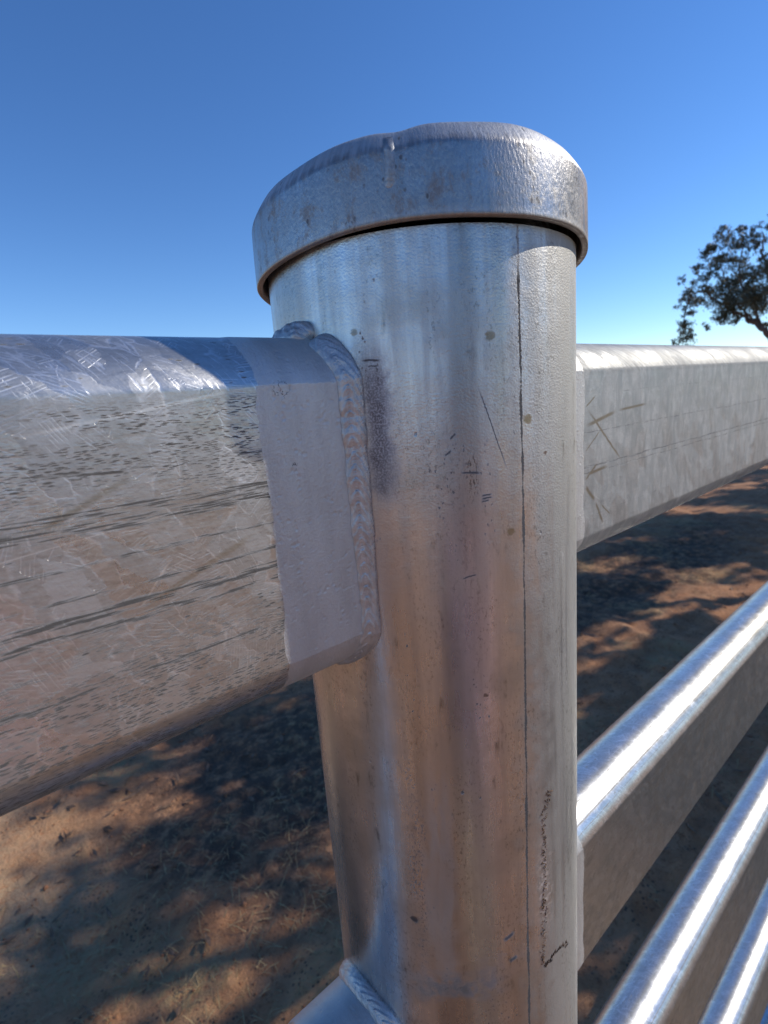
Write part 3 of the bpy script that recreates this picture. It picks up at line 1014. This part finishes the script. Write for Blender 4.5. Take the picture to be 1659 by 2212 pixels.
cl = [(*tp(u, h, rt.normal(0, .8)), r) for (u, h, r) in SPRAYS] + [(*tp(u, h, rt.normal(0, 1.8)), r) for (u, h, r) in far_sprays]
limbs = [('trunk', [tp(-1.6, -.1), tp(-1.55, .8), tp(-1.4, 1.7), tp(-1.5, 2.8), tp(-1.9, 4.4), tp(-2.0, 6.4)], .30, .10),
         ('limb', [tp(-1.4, 1.6), tp(-.95, 2.2), tp(-.41, 2.72), tp(.02, 3.31), tp(.51, 3.87), tp(.97, 4.27), tp(1.43, 4.61), tp(2.05, 5.12), tp(2.7, 5.7)], .19, .035),
         ('limb', [tp(2.6, 5.66), tp(3.0, 5.75), tp(3.32, 5.53), tp(3.5, 4.92), tp(3.54, 4.22), tp(3.54, 3.32), tp(3.6, 2.9)], .045, .015),
         ('limb', [tp(.3, 3.62), tp(.55, 4.29), tp(.56, 4.81), tp(1.19, 5.74), tp(1.35, 6.59), tp(1.21, 7.5)], .085, .02),
         ('limb', [tp(-.3, 2.82), tp(.15, 3.62), tp(.75, 4.2), tp(1.2, 4.75), tp(1.7, 5.6), tp(2.1, 7.0)], .085, .02),
         ('limb', [tp(-1.5, 3.0), tp(-.8, 4.4), tp(0, 5.4), tp(.4, 6.8), tp(.5, 7.9)], .12, .025),
         ('limb', [tp(-1.7, 3.6), tp(-2.6, 5.0), tp(-3.2, 6.4)], .12, .03)]
gum_tree('gum_tree', tree_origin, 'spreading grey-green gum tree with a drooping outer branch standing beyond the top rail', None, limbs, cl, 1900, .15, .045, 21)

# gum trees outside the picture on the sunny side: they throw the dappled shade on the earth
SX, SY, SZ = sun_dir


def carve_sun_gaps(origin):
    o = np.array(origin)

    def f(C):
        P = C + o
        t = P[:, 1] / SY                     # travel down the sun's ray to the fence's line y = 0
        ok_t = t > 0
        x = P[:, 0] - t * SX
        z = P[:, 2] - t * SZ
        hit = ok_t & (x > -.35) & (x < 1.0) & (z > .7) & (z < 1.95)
        tg = P[:, 2] / SZ
        gx_, gy_ = P[:, 0] - tg * SX, P[:, 1] - tg * SY
        gap = np.zeros(len(P), bool)  # crowns shaped for the light: leaves dropped so chosen ground patches stay sunlit
        for (cx, cy, rx, ry) in ((.12, 1.30, .34, .17), (-.45, 2.15, .42, .5), (3.0, 1.45, .5, .2), (4.3, 1.38, .7, .17), (2.2, 1.2, .3, .1)):
            gap |= ((gx_ - cx) / rx) ** 2 + ((gy_ - cy) / ry) ** 2 < 1
        gap |= (gy_ < -.05) & (gx_ > -3.5) & (gx_ < 1.6)
        gap &= np.random.default_rng(3).uniform(0, 1, len(P)) > .10
        return ~(hit | gap)
    return f


def shade_tree(origin, seed, label, h, spread, n):
    r = np.random.default_rng(seed)
    limbs = [('trunk', [(0, 0, -.1), (.1, .05, 1.2), (.0, -.1, 2.6), (.2, 0, h * .6), (.1, .1, h * .85)], .24, .06)]
    cl = []
    for k in range(9):
        a = k * 2.4 + r.uniform(-.4, .4)
        rr = spread * r.uniform(.55, 1)
        z1 = h * r.uniform(.5, .98)
        b = (rr * math.cos(a), rr * math.sin(a), z1)
        limbs.append(('limb', [(.05, 0, h * r.uniform(.28, .5)), (b[0] * .5, b[1] * .5, z1 * .78), b], .09, .02))
    for _ in range(n):
        a = r.uniform(0, 2 * math.pi)
        q = spread * math.sqrt(r.uniform(.02, 1))
        z = h * (.48 + .5 * r.uniform(0, 1) * (1 - .45 * (q / spread) ** 2))
        cl.append((q * math.cos(a), q * math.sin(a), z, r.uniform(.25, .55)))
    return gum_tree('gum_tree', origin, label, None, limbs, cl, 1500, .2, .06, seed, carve_sun_gaps(origin))  # added tree outside the picture, crown carved to shade the earth with gaps


shade_tree((6.6, -2.1, 0), 33, 'added unseen leafy gum tree for shade on the sunny side, nearest the fence', 5.6, 2.4, 75)
shade_tree((10.6, -2.6, 0), 41, 'leafy gum tree on the sunny side, between two others', 6.2, 3.0, 95)
shade_tree((3.4, -9.6, 0), 47, 'added unseen leafy gum tree for shade on the open side of the fence', 6.0, 2.8, 80)
shade_tree((15.5, -1.8, 0), 57, 'added unseen leafy gum tree for shade on the sunny side, farther along the fence', 7.0, 3.4, 95)

# ------------------------------------------------------------------ the person standing behind the camera, mirrored in the post as a soft pink streak
def skin_mesh(name, joints, edges, mat, parent, root, grow=0.0, levels=2):
    names = list(joints)
    me = bpy.data.meshes.new(name)
    me.from_pydata([joints[k][:3] for k in names], [(names.index(a), names.index(b)) for a, b in edges], [])
    o = bpy.data.objects.new(name, me)
    COL.objects.link(o)
    o.parent = parent
    o.modifiers.new('skin', 'SKIN')
    sv = me.skin_vertices[0].data if me.skin_vertices else me.attributes and None
    if not me.skin_vertices:
        return o
    for k, n in enumerate(names):
        r = joints[n][3]
        rx, ry = r if isinstance(r, tuple) else (r, r)
        sv[k].radius = (rx + grow, ry + grow)
        sv[k].use_root = (n == root)
    sub = o.modifiers.new('smooth', 'SUBSURF')
    sub.levels = sub.render_levels = levels
    me.materials.append(mat)
    o.modifiers['skin'].use_smooth_shade = True
    return o


M_SKIN = simple('skin', (.50, .29, .21), .55, 0, .12, 25)
M_SHIRT = simple('pink_cotton', (.85, .53, .50), .85, 0, .15, 40)
M_JEANS = simple('sandy_cotton', (.50, .36, .22), .9, 0, .25, 60)
M_BOOT = simple('brown_leather', (.12, .06, .03), .6, 0, .3, 40)
M_HAT = simple('felt', (.24, .19, .13), .9, 0, .2, 60)
M_EYE = simple('eye', (.12, .09, .07), .3, 0, .1, 60)
person = empty('person', (-.33, -.74, 0), 'person in a pale pink shirt, seen only as a soft streak mirrored in the post', 'person')
person.rotation_euler = (0, 0, math.radians(-30))
J = {'pelvis': (0, 0, .95, (.15, .11)), 'waist': (0, .01, 1.12, (.135, .10)), 'chest': (0, 0, 1.32, (.165, .115)), 'collar': (0, -.01, 1.45, (.09, .07)), 'neck': (0, .0, 1.52, .052),
     'jaw': (0, .025, 1.585, (.062, .075)), 'brow': (0, .018, 1.66, (.074, .092)), 'crown': (0, .005, 1.725, (.055, .07)), 'nose': (0, .112, 1.628, .014)}
ED = [('pelvis', 'waist'), ('waist', 'chest'), ('chest', 'collar'), ('collar', 'neck'), ('neck', 'jaw'), ('jaw', 'brow'), ('brow', 'crown'), ('brow', 'nose')]
for sd, sg in (('a', -1), ('b', 1)):
    J.update({'ear' + sd: (sg * .083, .01, 1.63, .014), 'sho' + sd: (sg * .175, 0, 1.415, .062), 'elb' + sd: (sg * .235, -.03, 1.13, .043), 'wri' + sd: (sg * .245, .05, .90, (.030, .024)), 'pal' + sd: (sg * .245, .065, .825, (.040, .018)),
              'hip' + sd: (sg * .092, 0, .88, .098), 'kne' + sd: (sg * .10, .02, .50, .060), 'ank' + sd: (sg * .10, -.015, .10, .042), 'hee' + sd: (sg * .10, -.02, .045, .04), 'toe' + sd: (sg * .115, .15, .035, .033)})
    ED += [('brow', 'ear' + sd), ('chest', 'sho' + sd), ('sho' + sd, 'elb' + sd), ('elb' + sd, 'wri' + sd), ('wri' + sd, 'pal' + sd), ('pelvis', 'hip' + sd), ('hip' + sd, 'kne' + sd), ('kne' + sd, 'ank' + sd), ('ank' + sd, 'hee' + sd), ('hee' + sd, 'toe' + sd)]
    for f, (oy, ln) in enumerate(((.028, .072), (.010, .082), (-.009, .076), (-.027, .060))):
        J['kn%d%s' % (f, sd)] = (sg * .246, .068 + oy, .790, .0095)
        J['mi%d%s' % (f, sd)] = (sg * .242, .074 + oy, .790 - ln * .55, .0085)
        J['ti%d%s' % (f, sd)] = (sg * .226, .078 + oy, .790 - ln, .0070)
        ED += [('pal' + sd, 'kn%d%s' % (f, sd)), ('kn%d%s' % (f, sd), 'mi%d%s' % (f, sd)), ('mi%d%s' % (f, sd), 'ti%d%s' % (f, sd))]
    J['th0' + sd] = (sg * .236, .108, .838, .012)
    J['th1' + sd] = (sg * .226, .128, .806, .0095)
    J['th2' + sd] = (sg * .220, .134, .780, .0080)
    ED += [('pal' + sd, 'th0' + sd), ('th0' + sd, 'th1' + sd), ('th1' + sd, 'th2' + sd)]


def part_of(keys, extra=None):
    j = {k: J[k] for k in keys}
    if extra:
        j.update(extra)
    return j, [e for e in ED if e[0] in j and e[1] in j]


skin_mesh('body', J, ED, M_SKIN, person, 'pelvis')
j, e = part_of(['pelvis', 'waist', 'chest', 'collar', 'shoa', 'elba', 'shob', 'elbb'])
skin_mesh('shirt', j, e, M_SHIRT, person, 'pelvis', .016)
j, e = part_of(['pelvis', 'hipa', 'knea', 'anka', 'hipb', 'kneb', 'ankb'])
skin_mesh('trousers', j, e, M_JEANS, person, 'pelvis', .013)
for sd in 'ab':
    j, e = part_of(['ank' + sd, 'hee' + sd, 'toe' + sd])
    skin_mesh('boot', j, e, M_BOOT, person, 'ank' + sd, .014)
V, UV = [], []
for k in range(40):
    a = 2 * math.pi * k / 40
    for (r, z) in ((.155, 1.690), (.160, 1.686), (.155, 1.696), (.100, 1.702), (.092, 1.735), (.086, 1.775), (.060, 1.790), (.001, 1.782)):
        V.append((r * .92 * math.cos(a), .012 + r * 1.08 * math.sin(a), z + (.012 * math.cos(a) ** 2 if r > .12 else 0)))
mesh_obj('hat', V, grid_faces(40, 8, True), M_HAT, person)
for sg in (-1, 1):
    V, F = [], []
    tube(V, F, [(sg * .031, .098, 1.648), (sg * .031, .103, 1.648), (sg * .031, .106, 1.648)], [.012, .010, .002], 10)
    mesh_obj('eye', V, F, M_EYE, person)

# ------------------------------------------------------------------ loose cover on the earth
def scatter(n, seed, thresh, x0, x1, y0, y1, fs):
    r = np.random.default_rng(seed)
    x, y = r.uniform(x0, x1, n), r.uniform(y0, y1, n)
    # thinner with distance
    k = (fbm(x * fs, y * fs, seed, 3) > thresh) & (r.uniform(0, 1, n) < np.clip(2.2 / (1 + np.abs(x)), .12, 1))
    return x[k], y[k], r


def straw(n, seed):
    x, y, r = scatter(n, seed, .47, -1.0, 7, .15, 3.3, 1.3)
    m = len(x)
    z = ground_height(x, y)
    a = r.uniform(0, 2 * math.pi, m)
    tilt = np.abs(r.normal(0.12, .28, m))
    L = r.uniform(.015, .075, m)
    W = r.uniform(.0006, .0016, m)
    d = np.stack([np.cos(a) * np.cos(tilt), np.sin(a) * np.cos(tilt), np.sin(tilt)], 1)
    s = np.stack([-np.sin(a), np.cos(a), np.zeros(m)], 1)
    up = np.array([0, 0, 1.0])
    P = np.stack([x, y, z + .002], 1)
    mid = P + d * (L * .5)[:, None] + up * (L * .10)[:, None]
    end = P + d * L[:, None]
    w = s * W[:, None]
    V = np.stack([P - w, P + w, mid + w, mid - w, end + w * .3, end - w * .3], 1).reshape(-1, 3)
    b = (np.arange(m) * 6)[:, None]
    F = np.concatenate([b + np.array([0, 1, 2, 3]), b + np.array([3, 2, 4, 5])]).tolist()
    return V, F


V, F = straw(22000, 71)
o = mesh_obj('dry_grass', V, F, M_STRAW, smooth=False)
o['kind'] = 'stuff'
o['label'] = 'dry straw and dead grass lying on the red earth'


def litter(n, seed):
    x, y, r = scatter(n, seed, .50, -1.0, 7, .1, 3.3, 1.9)
    m = len(x)
    z = ground_height(x, y) + .004
    a = r.uniform(0, 2 * math.pi, m)
    L, W = r.uniform(.012, .045, m), r.uniform(.004, .011, m)
    c, s = np.cos(a), np.sin(a)
    lift = r.uniform(0, .012, (m, 4))
    V = np.stack([np.stack([x - c * L, y - s * L, z + lift[:, 0]], 1), np.stack([x + s * W, y - c * W, z + lift[:, 1]], 1), np.stack([x + c * L, y + s * L, z + lift[:, 2]], 1), np.stack([x - s * W, y + c * W, z + lift[:, 3]], 1)], 1).reshape(-1, 3)
    b = (np.arange(m) * 4)[:, None]
    F = np.concatenate([b + np.array([0, 1, 2]), b + np.array([0, 2, 3])]).tolist()
    return V, F


V, F = litter(1300, 83)
o = mesh_obj('leaf_litter', V, F, M_LITTER, smooth=False)
o['kind'] = 'stuff'
o['label'] = 'fallen dry gum leaves scattered on the earth'


def clods(n, seed):
    x, y, r = scatter(n, seed, .46, -1.0, 7, .1, 3.3, 2.3)
    m = len(x)
    base = np.array([(0, 0, 1), (.9, 0, .3), (.28, .85, .3), (-.72, .53, .3), (-.72, -.53, .3), (.28, -.85, .3), (.7, .5, -.4), (-.3, .85, -.4), (-.9, 0, -.4), (-.3, -.85, -.4), (.7, -.5, -.4)])
    fs = [(0, 1, 2), (0, 2, 3), (0, 3, 4), (0, 4, 5), (0, 5, 1), (1, 6, 2), (2, 7, 3), (3, 8, 4), (4, 9, 5), (5, 10, 1), (2, 6, 7), (3, 7, 8), (4, 8, 9), (5, 9, 10), (1, 10, 6)]
    sz = r.uniform(.0015, .006, m) * (1 + 1.6 * (r.uniform(0, 1, m) > .93))
    J = base[None] * (1 + r.normal(0, .22, (m, 11, 1))) * sz[:, None, None] * np.array([1, 1, .7])
    P = np.stack([x, y, ground_height(x, y) + sz * .25], 1)
    V = (J + P[:, None]).reshape(-1, 3)
    F = (np.array(fs)[None] + (np.arange(m) * 11)[:, None, None]).reshape(-1, 3).tolist()
    return V, F


V, F = clods(7000, 97)
o = mesh_obj('earth_rubble', V, F, M_CLOD)
o['kind'] = 'stuff'
o['label'] = 'small clods and pebbles of red earth'
